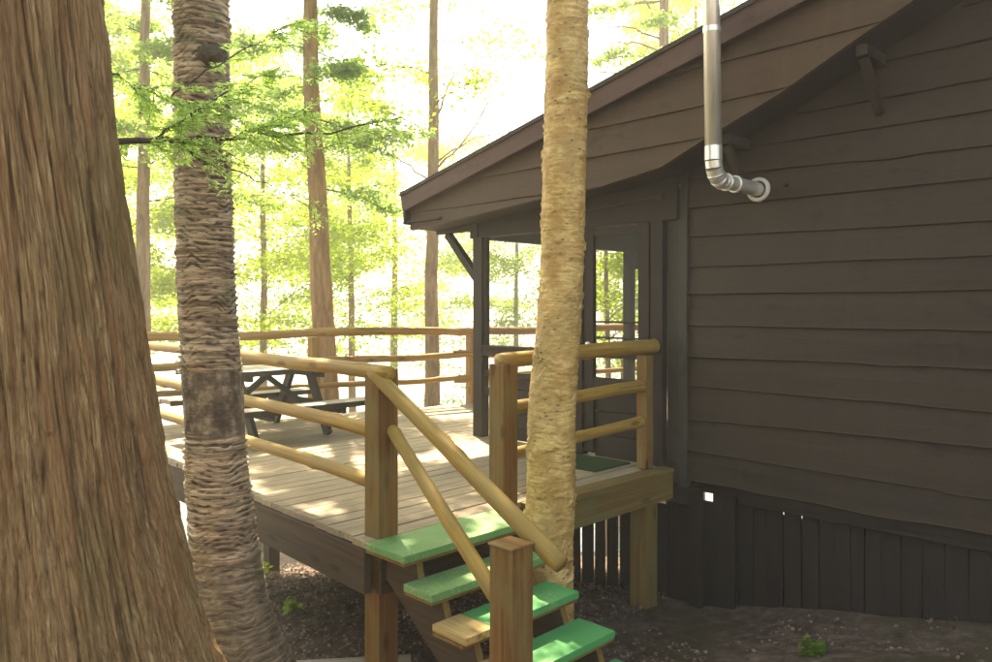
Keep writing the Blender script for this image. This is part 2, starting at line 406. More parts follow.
# ------------------------------------------------------------------ trunks with real bark relief
def trunk(name, prof, Z, kind, mat, parent, nth, dz, top=5.5, taper=.02, depthlean=0.):
    """prof: list of (py, px centre, px radius), at depth Z"""
    prof = sorted(prof); py = np.array([p[0] for p in prof], float)
    zz = (HZ-py)/F*Z; cx = np.array([p[1] for p in prof], float); rr = np.array([p[2] for p in prof], float)*Z/F
    zlo, zhi = -354/F*Z-.35, 308/F*Z+.45
    o = np.argsort(zz); zz, cx, rr = zz[o], cx[o], rr[o]
    slope = (cx[-1]-cx[-2])/(zz[-1]-zz[-2])
    zf = np.arange(zz[0], top, .02)
    zs = zf
    c = np.interp(zs, zz, cx); c = np.where(zs > zz[-1], cx[-1]+slope*(zs-zz[-1])*.6, c)
    r = np.interp(zs, zz, rr); r = np.where(zs > zz[-1], np.maximum(rr[-1]*(1-taper*3*(zs-zz[-1])), .05), r)
    k = 13; ker = np.hanning(k+2)[1:-1]; ker /= ker.sum()
    c = np.convolve(np.pad(c, k//2, 'reflect', reflect_type='odd'), ker, 'valid'); r = np.convolve(np.pad(r, k//2, 'reflect', reflect_type='odd'), ker, 'valid')
    zs = np.concatenate([np.arange(zz[0], zlo, .03), np.arange(zlo, zhi, dz), np.arange(zhi, top, .03)])
    c = np.interp(zs, zf, c); r = np.interp(zs, zf, r)
    th = np.linspace(0, 2*math.pi, nth, endpoint=False)
    T, Zs = np.meshgrid(th, zs); Cc = c[:, None]; Rr = r[:, None]
    per = 40
    ang = T/(2*math.pi)
    if kind == 'cedar':
        warp = .5*fbm(ang*12, Zs*.9, 1., 3, 12)
        def strips(N, ln, sd0, wq):
            u = ang*N + warp*N/22 + wq*vnoise(ang*N, Zs*3.5, sd0, N)
            iu = np.floor(u); fu = u-iu; idn = (iu % N).astype(np.int64)
            h0 = hash3(idn, 0*idn+int(sd0), 0*idn)
            v = Zs/ln*(.6+.8*h0)+h0*37; iv = np.floor(v).astype(np.int64); fv = v-np.floor(v)
            hh = hash3(idn, iv, 0*idn+int(sd0)+3)
            hn = hash3(idn, iv+1, 0*idn+int(sd0)+3)
            hh = hh + (hn-hh)*np.clip((fv-.93)/.07, 0, 1)
            edge = np.minimum(fu, 1-fu)*2
            return hh, np.clip(edge*2.6, 0, 1)**.7
        a1, e1 = strips(34, .75, 5., .35); a2, e2 = strips(76, .34, 8., .4); a3, e3 = strips(170, .16, 11., .5)
        rid = 1-np.abs(vnoise(ang*26+warp, Zs*.45, 5., 26))
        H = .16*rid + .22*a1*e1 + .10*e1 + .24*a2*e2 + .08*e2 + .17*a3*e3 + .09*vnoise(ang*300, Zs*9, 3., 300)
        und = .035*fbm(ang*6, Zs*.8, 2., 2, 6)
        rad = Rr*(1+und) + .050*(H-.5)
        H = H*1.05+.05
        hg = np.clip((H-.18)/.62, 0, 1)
    else:
        A = kind == 'birchA'
        if A: s1 = Zs*30 + 1.5*vnoise(ang*6, Zs*2.2, 3., 6) + .75*vnoise(ang*15, Zs*7, 5., 15)
        else: s1 = Zs*17 + 1.0*vnoise(ang*6, Zs*3, 3., 6) + .9*vnoise(ang*16, Zs*8, 5., 16)
        saw = s1-np.floor(s1); si = np.floor(s1).astype(np.int64)
        cell = np.floor(ang*9+3*hash3(si, si*0, si*0)).astype(np.int64) % 9
        lay = .5*hash3(si, cell*0+5, cell*0)+.5*(vnoise(ang*12, si*3.7, 9., 12)*.5+.5)
        ragged = fbm(ang*22, Zs*(34 if A else 22), 6., 3, 22)
        fine = fbm(ang*40, Zs*110, 8., 2, 40)
        lip = np.clip(saw, 0, 1)**2.2*np.clip((1-saw)/.07, 0, 1)
        if A:
            rad = Rr*(1+.03*fbm(ang*5, Zs*1.3, 4., 2, 5)) + .017*lip*(.25+1.1*lay) + .007*ragged + .003*fine
        else:
            keep = np.clip(vnoise(ang*5, Zs*4, 21., 5)*2+.2, 0, 1)
            rad = Rr*(1+.03*fbm(ang*5, Zs*1.3, 4., 2, 5)) + .009*lip*lay*keep + .005*ragged + .0015*fine
        cur = np.clip(fbm(ang*9, Zs*16, 12., 3, 9)-.2, 0, 1)*np.clip(saw*1.6-.5, 0, 1)
        rad = rad + cur*(.03 if A else .035)
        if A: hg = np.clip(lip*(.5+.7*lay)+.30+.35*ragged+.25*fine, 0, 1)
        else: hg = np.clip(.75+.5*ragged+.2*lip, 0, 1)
        pt = np.zeros_like(Zs)
        if kind == 'birchA':
            z1, z0 = (HZ-368)/F*Z, (HZ-437)/F*Z
            e = .05*fbm(ang*7, Zs*0, 2., 4, 7)
            m1 = np.clip((Zs+e*1.6-z0)/.05, 0, 1)*np.clip((z1-(Zs+e))/.012, 0, 1)
            m2 = np.clip(((HZ-545)/F*Z + e*4 - Zs)/.12, 0, 1)
            pt = np.maximum(m1, m2*.5)
            vert = fbm(ang*16, Zs*2.5, 5., 3, 16)
            plate = Rr*(1+.02*fbm(ang*5, Zs*1.3, 4., 2, 5)) + .006 + .007*vert + .003*fine
            rad = rad*(1-pt) + plate*pt
    C0 = np.array([1, -1])*S2  # lateral direction (image right) in plan
    xl = (Cc-CX)/F*Z
    bx = (Z+xl)*S2; by = (Z-xl)*S2
    P = np.stack([bx+np.cos(T)*rad, by+np.sin(T)*rad, Zs+0*T], -1)
    G = np.stack([np.cos(T)*Rr, np.sin(T)*Rr, Zs], -1)
    mb = MB(); mb.grid(P, G, closed=True)
    ob = obj(name, mb, mat, parent, smooth=True)
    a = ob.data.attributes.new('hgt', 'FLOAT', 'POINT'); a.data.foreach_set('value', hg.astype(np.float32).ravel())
    if kind == 'birchA':
        a = ob.data.attributes.new('patch', 'FLOAT', 'POINT'); a.data.foreach_set('value', pt.astype(np.float32).ravel())
    tp = np.array([bx[-1, 0], by[-1, 0], zs[-1]]); return ob, tp

def limb_path(p0, d, L, n=9, droop=.15, wig=.06):
    d = np.array(d, float); d /= np.linalg.norm(d); s = np.linspace(0, 1, n)
    P = p0 + np.outer(s*L, d); P[:, 2] -= droop*L*s**2
    P[1:] += np.cumsum(rng.normal(size=(n-1, 3))*wig*L/n, 0)
    return P
def spray(pathP, n, width, drop, thick=.04, start=.15):
    """leaf centres in flat fans either side of a limb"""
    s = rng.uniform(start, 1, n)*(len(pathP)-1); i = np.minimum(s.astype(int), len(pathP)-2); f = (s-i)[:, None]
    B = pathP[i]*(1-f)+pathP[i+1]*f
    T = pathP[i+1]-pathP[i]; T /= np.linalg.norm(T, axis=1)[:, None]
    Sd = np.cross(T, [0, 0, 1.]); Sd /= np.linalg.norm(Sd, axis=1)[:, None]+1e-6
    tp = 1-.55*(s/(len(pathP)-1))
    # twigs at a set of discrete stations give gaps between fans
    off = rng.uniform(-1, 1, n)*width*tp
    B = B + Sd*off[:, None] + T*np.abs(off)[:, None]*.6
    B[:, 2] -= drop*np.abs(off)**1.3; B += rng.normal(size=B.shape)*thick
    return B
def crown_tree(t, base, H, z0, spread, nl, leaves_per, mat_leaf, mat_bark, leaf, rbase, top_lean=(0, 0), crown_name='crown', conif=True, limb_r=.018, droop=.2, flat=.5, aspect=.5, trunk_pts=None, shape='cone', zmaxlimb=None):
    base = np.array(base, float)
    if trunk_pts is None:
        n = 26; s = np.linspace(0, 1, n)
        P = base + np.stack([s*top_lean[0], s*top_lean[1], s*H], 1); P[1:, :2] += np.cumsum(rng.normal(size=(n-1, 2))*.012, 0)
        Rr = rbase*(1-.85*s)+.01; Rr[0] *= 1.35; Rr[1] *= 1.08
    else:
        P = np.array(trunk_pts[0], float); Rr = np.array(trunk_pts[1], float)
    mb = MB(); mb.tube(P, Rr, 18, wob=.12); obj('trunk', mb, mat_bark, t, smooth=True)
    mb = MB(); C = []
    for k in range(nl):
        z = z0 + (H*.97-z0)*((k+rng.uniform(0, .8))/nl)
        q = (z)/H; Lh = spread*(1-q*.75 if shape == 'cone' else math.sqrt(max(.1, 1-((q-.6)/.45)**2)))*rng.uniform(.6, 1.1)
        i = np.searchsorted(P[:, 2]-base[2], z); i = min(max(i, 1), len(P)-1)
        p0 = P[i]; a = k*2.4+rng.uniform(-.5, .5)
        d = (math.cos(a), math.sin(a), rng.uniform(-.05, .25) if conif else rng.uniform(.1, .7))
        path = limb_path(p0, d, Lh, 9, droop, .12)
        mb.tube(path, np.linspace(limb_r*(1.2-q), .003, 9), 6)
        C.append(spray(path, leaves_per, Lh*.42, .12, .05 if conif else .12))
        for j in range(3):
            s0 = path[rng.integers(3, 8)]; b = a+rng.uniform(-1, 1); sub = limb_path(s0, (math.cos(b), math.sin(b), rng.uniform(-.1, .3)), Lh*.45, 6, droop, .12)
            mb.tube(sub, np.linspace(limb_r*.4, .002, 6), 5); C.append(spray(sub, leaves_per//3, Lh*.2, .12, .04 if conif else .12))
    obj('branches', mb, m_twig, t, smooth=True)
    leaves_mesh(crown_name, np.concatenate(C), leaf, mat_leaf, t, aspect=aspect, flat=flat)

# the great cedar
Zc = 2.5
bc = W(95, 960, Zc)
cedar = thing('cedar_tree', 'massive leaning cedar trunk with reddish shredding bark filling the left side', 'tree', (bc[0], bc[1], -2.2))
prof = [(-140, -22, 90), (0, -4, 93), (100, 6, 94), (200, 18, 96), (300, 30, 99), (400, 39, 105), (500, 51, 113), (600, 65, 123), (662, 75, 133), (800, 92, 175), (980, 98, 240)]
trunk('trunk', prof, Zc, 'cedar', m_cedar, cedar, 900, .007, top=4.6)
# low bough reaching right in front of the grey birch, with its green sprays
def spray2(path, ntw, L, nleaf):
    """feathery twigs: short stems each lined with needles"""
    tw = []; C = []; D = []
    for k in range(ntw):
        s = rng.uniform(.06, 1)*(len(path)-1); i = min(int(s), len(path)-2); f = s-i
        p = path[i]*(1-f)+path[i+1]*f; T = path[i+1]-path[i]; T /= np.linalg.norm(T)
        sd_ = np.cross(T, [0, 0, 1.]); sd_ /= np.linalg.norm(sd_)+1e-6
        d = T*rng.uniform(.3, .9)+sd_*rng.choice([-1, 1])*rng.uniform(.4, 1)+np.array([0, 0, rng.uniform(-.45, .2)])
        q = limb_path(p, d, L*rng.uniform(.4, 1.1), 5, .25, .1); tw.append(q)
        u = rng.uniform(.05, 1, nleaf)*(len(q)-1); ii = np.minimum(u.astype(int), len(q)-2); ff = (u-ii)[:, None]
        B = q[ii]*(1-ff)+q[ii+1]*ff; dd = q[ii+1]-q[ii]; dd /= np.linalg.norm(dd, axis=1)[:, None]
        s3 = np.cross(dd, [0, 0, 1.]); s3 /= np.linalg.norm(s3, axis=1)[:, None]+1e-6
        sg = rng.choice([-1, 1], nleaf)[:, None]
        dirn = dd*.6+s3*sg; off = rng.uniform(.1, 1, nleaf)[:, None]
        C.append(B+dirn*off*.028+rng.normal(size=B.shape)*.004); D.append(dirn)
    return tw, np.concatenate(C), np.concatenate(D)
zb = 3.3
def pix_path(pts):
    return np.array([W(a, b, c) for a, b, c in pts])
def smooth_path(P, n=14):
    s = np.linspace(0, len(P)-1, n); k = np.arange(len(P)); return np.stack([np.interp(s, k, P[:, j]) for j in range(3)], 1)
mb = MB(); tws = []; CC = []; DD = []
boughs = [
 ([(100, 141, 2.6), (150, 141, 3.0), (200, 139, 3.3), (260, 137, 3.6), (330, 132, 3.9), (400, 118, 4.2)], .013, 46, 130),
 ([(150, 141, 3.0), (190, 117, 3.15), (235, 88, 3.4), (285, 66, 3.7)], .007, 40, 130),
 ([(170, 142, 3.1), (215, 165, 3.3), (255, 180, 3.5), (310, 206, 3.8)], .006, 12, 60),
 ([(232, 138, 3.5), (275, 120, 3.7), (330, 106, 3.9)], .005, 34, 120),
 ([(170, 100, 3.2), (205, 70, 3.4), (262, 40, 3.8), (300, 20, 4.0)], .005, 22, 110),
 ([(95, 60, 2.7), (130, 85, 3.0), (165, 100, 3.2), (205, 110, 3.4)], .005, 26, 110),
]
for pts, r, ntw, nl in boughs:
    P = smooth_path(pix_path(pts), 16); P[1:-1] += rng.normal(size=(14, 3))*.006
    mb.tube(P, np.linspace(r, r*.25, 16), 8)
    tw, C, D = spray2(P, int(ntw*.95), .27, int(nl*.7)); tws += tw; CC.append(C); DD.append(D)
for q in tws: mb.tube(q, np.linspace(.0022, .0008, 5), 4, caps=False)
bough = obj('bough', mb, m_twig, cedar, smooth=True)
bough['label'] = 'thin low bough crossing in front of the grey birch'
m_soft = m_leaf('soft_needles', (.16, .25, .08), (.28, .37, .13), .78)
leaves_mesh('foliage', np.concatenate(CC), .027, m_soft, bough, aspect=.26, dirs=np.concatenate(DD), flat=.5)
# high crown above the frame
def high_crown(t, c, rad, hz, n, mat, leaf, nl=26, frm=None):
    c = np.array(c, float); mb = MB(); C = []
    if frm is not None: mb.tube(smooth_path(np.array([frm, (np.array(frm)+c)/2+[0, 0, .3], c]), 9), np.linspace(.07, .04, 9), 10)
    for k in range(nl):
        a = rng.uniform(0, 2*math.pi); z = rng.uniform(-hz, hz)
        p0 = c+np.array([0, 0, z]); q = limb_path(p0, (math.cos(a), math.sin(a), rng.uniform(-.1, .4)), rad*rng.uniform(.5, 1.1), 8, .15, .1)
        mb.tube(q, np.linspace(.035, .006, 8), 6); C.append(spray(q, n//nl, rad*.35, .15, .14))
    obj('branches', mb, m_twig, t, smooth=True); leaves_mesh('crown', np.concatenate(C), leaf, mat, t, aspect=.5, flat=.5)
high_crown(cedar, (.5, 2.9, 5.6), 2.4, 1.6, 16000, m_need, .09)

# grey ragged birch
Za = 4.3
bA = W(245, 690, Za)
birA = thing('birch_tree', 'ragged grey birch trunk with a smooth dark band, left of the deck', 'tree', (bA[0], bA[1], -2.2))
prof = [(-140, 200, 25), (0, 201.5, 25.5), (100, 202.5, 25.5), (200, 204.5, 26), (300, 207.5, 26.5), (370, 212, 28), (440, 215.5, 27.5), (500, 220, 30), (560, 225.5, 32.5), (600, 230, 35), (640, 239, 40), (662, 245, 45), (700, 252, 60), (722, 256, 78)]
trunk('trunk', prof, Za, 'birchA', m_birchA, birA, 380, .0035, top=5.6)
# burl
mb = MB(); cb = W(213, 55, Za-.13)
th = np.linspace(0, 2*math.pi, 28, endpoint=False); ph = np.linspace(-1.45, 1.45, 16)
P = []
for p in ph:
    d = np.stack([np.cos(th)*math.cos(p), np.sin(th)*math.cos(p), 0*th+math.sin(p)], 1)
    rr = 1+.35*fbm(d[:, 0]*2.5, d[:, 1]*2.5, d[:, 2]*2.5+3, 4)
    P.append(cb+d*rr[:, None]*np.array([.072, .072, .06]))
mb.grid(np.array(P), closed=True); obj('burl', mb, bark_plain('burl_bark', (.03, .024, .018), (.12, .1, .075), (25, 25, 25)), birA, smooth=True)
high_crown(birA, (2.2, 4.4, 7.0), 2.3, 1.5, 14000, m_leafg, .08)

# golden birch
Zb = 4.49
bB = W(545, 690, Zb)
birB = thing('birch_tree', 'slender golden birch with thin papery peeling bark standing by the green steps', 'tree', (bB[0], bB[1], -2.2))
prof = [(-140, 571, 20), (0, 568, 20.5), (100, 566.5, 21.5), (200, 564, 21.5), (300, 561, 21.5), (350, 556.5, 22.5), (400, 552, 23.5), (500, 550.5, 24), (560, 547, 25), (640, 545, 29), (690, 545, 38), (710, 545, 50)]
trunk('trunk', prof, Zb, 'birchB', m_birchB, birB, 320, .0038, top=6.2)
high_crown(birB, (4.5, 5.4, 6.1), 2.9, 1.3, 34000, m_leafg, .09, nl=56, frm=(3.45, 2.95, 5.9))  # unseen crown shifted off the trunk and thickened to shade the steps
high_crown_done = True

# ------------------------------------------------------------------ deck
D0 = -1.23
deck = thing('wooden_deck', 'raised timber deck with peeled log railings in front of the cabin porch', 'deck', (3.6, 5.2, -2.2))
mb = MB(); bw = .138; y = 3.325
def deck_x0(Y): return 2.40+.05*(Y-3.31)
def deck_far(X): return 8.2-(X-3.1)*.272
k = 0
while y < 8.35:
    x0 = deck_x0(y)-.03; yy = y+bw/2
    x1 = 10.4 if yy < 6.2 else 3.1+(8.2-yy)/.272
    if x1 > x0+.15:
        cut = x0+rng.uniform(1.2, 3.4)
        segs = [(x0+rng.uniform(-.008, .008), min(cut, x1)-.003), (cut+.003, x1)] if cut < x1-.2 else [(x0, x1)]
        for a, b in segs:
            mb.box(((a+b)/2, yy, D0-.019+rng.uniform(-.002, .002)), (b-a, bw-rng.uniform(.006, .012), .038))
    y += bw; k += 1
obj('decking', mb, m_deck, deck, bevel=.003)
mb = MB()
mb.span((2.375, 3.33, D0-.16), (2.36+.05*5.0, 8.3, D0-.16), .045, .235); obj('rim_beam', mb, m_rim, deck, bevel=.004)
mb = MB(); mb.span((2.42, 3.30, D0-.165), (3.36, 3.30, D0-.165), .045, .24); obj('rim_beam', mb, m_rim, deck, bevel=.004)
mb = MB(); mb.span((3.40, 3.215, D0-.135), (5.11, 3.215, D0-.135), .055, .185); mb.span((3.52, 3.235, D0-.016), (5.10, 3.235, D0-.016), .13, .045)
obj('rim_beam', mb, m_beam, deck, bevel=.005)
mb = MB()
for xx in (3.0, 3.6, 4.2, 4.8): mb.span((xx, 3.4, D0-.13), (xx, 7.9-(xx-3)*.2, D0-.13), .045, .18)
obj('joist', mb, m_rim, deck)
mb = MB(); mb.span((3.1, 8.15, D0-.14), (6.8, 7.14, D0-.14), .045, .2); mb.span((6.8, 7.14, D0-.14), (10.3, 6.19, D0-.14), .045, .2); obj('rim_beam', mb, m_rim, deck)
P1 = (2.495, 3.375); pw = .13
def post(x, y, z0, z1, w, mat, nm='post', parent=None, jt=.0):
    mb = MB(); mb.box((x, y, (z0+z1)/2), (w, w, z1-z0)); return obj(nm, mb, mat, parent if parent is not None else deck, bevel=.006)
post(P1[0], P1[1], -2.4, -.33, pw, m_post)
post(3.375+.065, 3.375, -2.4, -.35, pw, m_post)
p3 = W(645, 478, 5.81)
post(5.0-.06, 3.33, D0+.008, -.36, .092, m_post)
mb = MB(); mb.box((4.93, 3.335, (-2.5+D0-.24)/2), (.15, .15, 2.5+D0-.24)); obj('support_post', mb, m_beam, deck, bevel=.006)
for sx, sy in ((2.55, 5.6), (2.66, 8.0), (4.2, 7.8), (6.7, 7.1), (4.2, 5.4)):
    mb = MB(); z1 = D0-.27; zb_ = float(hgt(sx, sy))-.1; mb.box((sx+.03, sy-.06, (z1+zb_)/2), (.13, .13, z1-zb_)); obj('support_post', mb, m_rim, deck, bevel=.006)
def log(a, b, r, mat=m_log, parent=None, nm='rail', bend=.012, seg=26, r1=None, knots=5, sag=0):
    a = np.array(a, float); b = np.array(b, float); n = seg; s = np.linspace(0, 1, n)
    P = a+np.outer(s, b-a); L = np.linalg.norm(b-a)
    sd0 = rng.uniform(0, 90)
    P[:, 2] += bend*fbm(s*L*.9, sd0, 0., 2)-sag*4*s*(1-s); P[:, 0] += bend*fbm(s*L*.9, sd0+20, 0., 2); P[:, 1] += bend*fbm(s*L*.9, sd0+40, 0., 2)*.5
    rr = np.linspace(r, r if r1 is None else r1, n); rr[0] *= .9; rr[-1] *= .9
    mb = MB(); mb.tube(P, rr, 20, wob=.1, knots=knots); return obj(nm, mb, mat, parent if parent is not None else deck, smooth=True)
# left railing (runs away to the left)
def LR(y, z, dx=0): return (2.47+.05*(y-3.31)+dx, y, z)
log(LR(3.25, -.345), LR(8.25, -.345), .042, seg=60, knots=12, bend=.016, r1=.038)
log(LR(3.42, -.665, .01), LR(8.2, -.62), .040, seg=60, knots=12, bend=.018, r1=.036)
log(LR(3.42, -.945, .01), LR(8.2, -.90), .040, seg=60, knots=12, bend=.018, r1=.036)
for yy in (5.75, 8.2): post(2.50+.05*(yy-3.31)+.02, yy, D0-.25, -.38, .12, m_post)
# right railing by the steps
log((3.40, 3.375, -.325), (5.17, 3.335, -.30), .05, seg=30, r1=.056, knots=4)
log((3.50, 3.375, -.63), (4.93, 3.335, -.60), .042, seg=30, r1=.047, knots=4)
log((3.50, 3.375, -.93), (4.93, 3.335, -.86), .036, seg=30, r1=.04, knots=4)
# far railing
fa = np.array([2.75, 8.28]); fb = np.array([10.3, 6.24])
def FR(s, z): p = fa*(1-s)+fb*s; return (p[0], p[1], z)
for z, r in ((-.31, .05), (-.60, .043), (-.90, .034)):
    log(FR(0, z), FR(.54, z), r, m_log2, seg=70, bend=.05, knots=10); log(FR(.5, z-.0), FR(1, z), r, m_log2, seg=60, bend=.05, knots=8)
for s in (.27, .535, .78, 1.0):
    p = FR(s, 0); post(p[0], p[1]+.05, D0-.25, -.34, .11, m_log2)

# ------------------------------------------------------------------ steps
st = thing('wooden_steps', 'short flight of wooden steps with green painted treads and log handrails', 'steps', (2.8, 2.6, -2.1))
TR = [(3.31, 2.985, D0+.004, 2.345, 3.30), (3.01, 2.79, -1.368, 2.36, 3.19), (2.79, 2.565, -1.506, 2.36, 3.19), (2.565, 2.33, -1.645, 2.36, 3.19), (2.33, 2.10, -1.785, 2.36, 3.19)]
for i, (y1, y0, z, x0, x1) in enumerate(TR):
    mb = MB(); xs = x0 if i < 2 else x0+.19
    mb.box(((xs+x1)/2, (y0+y1)/2, z-.019), (x1-xs, y1-y0, .038))
    o = obj('tread', mb, m_green2 if i < 2 else m_green, st, bevel=.004)
    # bare timber edge under the paint
    mb = MB(); mb.box(((x0+x1)/2, (y0+y1)/2+.003, z-.046), (x1-x0-.006, y1-y0-.006, .017)); obj('tread_underside', mb, m_post, o, bevel=.002)
    if i >= 2:
        mb = MB(); mb.box(((x0+xs)/2-.002, (y0+y1)/2-.004, z-.016), (xs-x0-.006, y1-y0+.012, .036)); e = obj('unpainted_tread_end', mb, m_raw, o, bevel=.004)
        e['label'] = 'bare unpainted board end beside the green paint'
for x in (2.47, 3.09):
    mb = MB()
    pr = []
    yz = []
    for i, (y1, y0, z, _, _) in enumerate(TR): yz += [(y1-.02 if i else 3.27, z-.06), (y0+.035, z-.06)]
    low = [(TR[-1][1]+.035, -2.2), (TR[-1][1]+.10, -2.2), (3.27, -1.43)]
    poly = yz+low; n = len(poly)
    V = [(x-.02, a, b) for a, b in poly]+[(x+.02, a, b) for a, b in poly]
    mb.add(V, [tuple(range(n)), tuple(range(2*n-1, n-1, -1))]+[(i, i+n, (i+1) % n+n, (i+1) % n) for i in range(n)], [(v[0], v[2], v[1]) for v in V])
    mb.fm = [0, 0]+[1]*n
    obj('stringer', mb, [m_rim, m_post], st)
mb = MB(); mb.box((2.295, 2.205, (-2.3-.985)/2), (pw, pw, 2.3-.985)); mb.box((2.292, 2.203, -.979), (pw+.012, pw+.012, .014))
obj('newel_post', mb, m_post, st, bevel=.006)
log((2.45, 3.40, -.335), (2.405, 2.03, -1.052), .038, parent=st, bend=.006, nm='handrail', knots=8, r1=.043)
log((2.50, 3.29, -.645), (2.33, 2.30, -1.262), .033, parent=st, bend=.006, nm='handrail', knots=7, r1=.036)

# ------------------------------------------------------------------ cabin
cab = thing('wooden_cabin', 'dark brown timber cabin with lapped siding, wide eaves and screened porch', 'cabin', (5.15, 3.1, -2.2))
XW = 5.15
zr = lambda Y: 1.853+.236*(2.89-np.asarray(Y, float))
YR = -3.2
LZ = [(-1.9, 3.10), (-.9, 2.76), (1.36, 1.75), (1.70, 1.596), (2.19, 1.358), (2.706, 1.156), (3.05, 1.01), (3.59, .93), (4.19, .90), (5.59, .779), (5.92, .765)]
LYs = np.array([a for a, b in LZ]); LVs = np.array([b for a, b in LZ])
L = lambda Y: np.minimum(np.interp(Y, LYs, LVs), zr(Y)-.165)
# lapped live-edge siding
mb = MB()
lines = [-1.31, -1.075, -.85, -.587, -.366, -.131, .104, .31, .54, .75, .975, 1.155, 1.318, 1.55, 1.78, 2.0, 2.24, 2.5]
tilt = [.007, -.03, .05, -.028, .016, -.003, 0, -.007, -.05, 0, -.05, -.027, 0, 0, 0, 0, 0, 0]
for i in range(len(lines)-1):
    z0, z1 = lines[i], lines[i+1]+.03
    ye = 3.07
    if z1 > 1.05: ye = min(3.07, float(np.interp(-(z1-.12), -LVs[::1][:8][::1], LYs[:8])) + .25) if z1 < 3 else -1
    ys = np.linspace(-5.5, ye, 170)
    sd0 = i*13.7
    low = z0 + tilt[i]*(3.1-ys)/2*.8 + .011*fbm(ys*1.1, sd0, 0., 3) + .022*np.clip(vnoise(ys*2.4, sd0+5)-.45, 0, 1)*np.sign(vnoise(ys*.7, sd0))
    hi = np.full_like(ys, z1)+.02
    th = .026+.004*vnoise(ys*2, sd0)
    rows = [np.stack([XW+.0*ys+.004, ys, hi], 1), np.stack([XW-.012+.003*fbm(ys*2, sd0+3), ys, (hi*.5+low*.5)], 1), np.stack([XW-th+.004, ys, low+.012], 1), np.stack([XW-th+.001, ys, low+.004], 1), np.stack([XW-th+.006, ys, low], 1), np.stack([XW+.006+0*ys, ys, low+.0], 1)]
    P = np.array(rows); G = np.stack([P[..., 0], P[..., 2]*1.0, P[..., 1]], -1)+rng.uniform(-20, 20, 3)
    mb.grid(P, G)
obj('siding', mb, m_side, cab, smooth=False)
mb = MB()   # body of the house behind the siding
mb.box((XW+.06, -1.22, -.12), (.08, 8.55, 2.4)); mb.box((8.2, 3.04, .0), (6.0, .1, 2.6)); mb.box((11.2, -1.2, -.1), (.1, 8.5, 2.6)); mb.box((8.2, -5.5, .2), (6, .1, 3.0))
mb.box((8.2, -1.2, -1.34), (6.0, 8.5, .1))
# gable infill
ys = np.linspace(-5.4, 3.0, 40)
P = np.array([np.stack([0*ys+XW+.05, ys, 0*ys+1.0], 1), np.stack([0*ys+XW+.05, ys, np.minimum(zr(ys), zr(YR)-.236*np.abs(ys-YR))-.12], 1)]); mb.grid(P)
obj('wall', mb, m_trim, cab)
# corner boards
mb = MB(); mb.box((XW-.02, 3.105, -.10), (.05, .075, 2.52)); mb.box((XW-.008, 3.20, -.09), (.03, .105, 2.50)); obj('corner_board', mb, m_grey, cab, bevel=.004)
# roof
mb = MB()
ys = np.linspace(YR, 5.97, 60)
for sx in (0,):
    T = np.stack([0*ys+4.63, ys, zr(ys)], 1); T2 = T.copy(); T2[:, 0] = 11.6
    B = T.copy(); B[:, 2] -= .035; B2 = T2.copy(); B2[:, 2] -= .035
    mb.grid(np.array([T, T2, B2, B, T]))
    ym = 2*YR-ys; T = np.stack([0*ys+4.63, ym, zr(ys)], 1); T2 = T.copy(); T2[:, 0] = 11.6; B = T.copy(); B[:, 2] -= .035; B2 = T2.copy(); B2[:, 2] -= .035
    mb.grid(np.array([T, T2, B2, B, T]))
obj('roof', mb, m_shingle, cab)
a = np.array([4.662, 5.96, float(zr(5.96))-.035-.072]); b = np.array([4.662, YR, float(zr(YR))-.035-.072])
mb = MB(); mb.span(a, b, .03, .155); obj('rake_board', mb, m_fascia, cab, bevel=.003)
mb = MB(); mb.box((8.1, 5.955, .975), (6.85, .03, .31)); mb.box((8.1, 5.70, .845), (6.8, .5, .02)); obj('eave_board', mb, m_trim, cab, bevel=.003)
# boarded gable apron between the rake and the older roof line
mb = MB(); cz = [.60, .93, 1.165, 1.39, 1.66, 1.93, 2.2, 2.45, 2.7]
for i in range(len(cz)-1):
    ys = np.linspace(-.9, 5.93, 220)
    zb0 = cz[i]+.012*fbm(ys*1.2, i*9.1, 0., 3)
    lo = np.maximum(zb0, L(ys)); hi = np.minimum(cz[i+1]+.03, zr(ys)-.10)
    ok = hi > lo+.003
    idx = np.where(ok)[0]
    if len(idx) < 4: continue
    for run in np.split(idx, np.where(np.diff(idx) > 1)[0]+1):
        if len(run) < 3: continue
        yy = ys[run]; l = lo[run]; h = hi[run]
        P = np.array([np.stack([0*yy+4.752, yy, h], 1), np.stack([0*yy+4.728, yy, l+.003], 1), np.stack([0*yy+4.735, yy, l], 1), np.stack([0*yy+4.77, yy, l], 1)])
        G = np.stack([P[..., 0], P[..., 2], P[..., 1]], -1)+rng.uniform(-20, 20, 3); mb.grid(P, G)
obj('gable_boards', mb, m_gable, cab)
# old roof line: soffit behind the apron
mb = MB(); ys = np.linspace(-.9, 5.93, 120); l = L(ys)+.012
mb.grid(np.array([np.stack([0*ys+4.745, ys, l], 1), np.stack([0*ys+5.16, ys, l], 1), np.stack([0*ys+5.16, ys, l+.03], 1), np.stack([0*ys+4.775, ys, l+.03], 1)]))
obj('soffit', mb, m_side, cab)
# brackets under the old verge
for yb, zb_ in ((1.70, 1.585), (2.60, 1.19)):
    mb = MB(); mb.box((4.98, yb, zb_-.03), (.33, .07, .07)); obj('bracket', mb, m_side, cab, bevel=.004)
    mb = MB(); mb.span((4.85, yb, zb_-.07), (5.12, yb, zb_-.36), .05, .05, up=(0, 1, 0)); obj('bracket', mb, m_side, cab, bevel=.004)
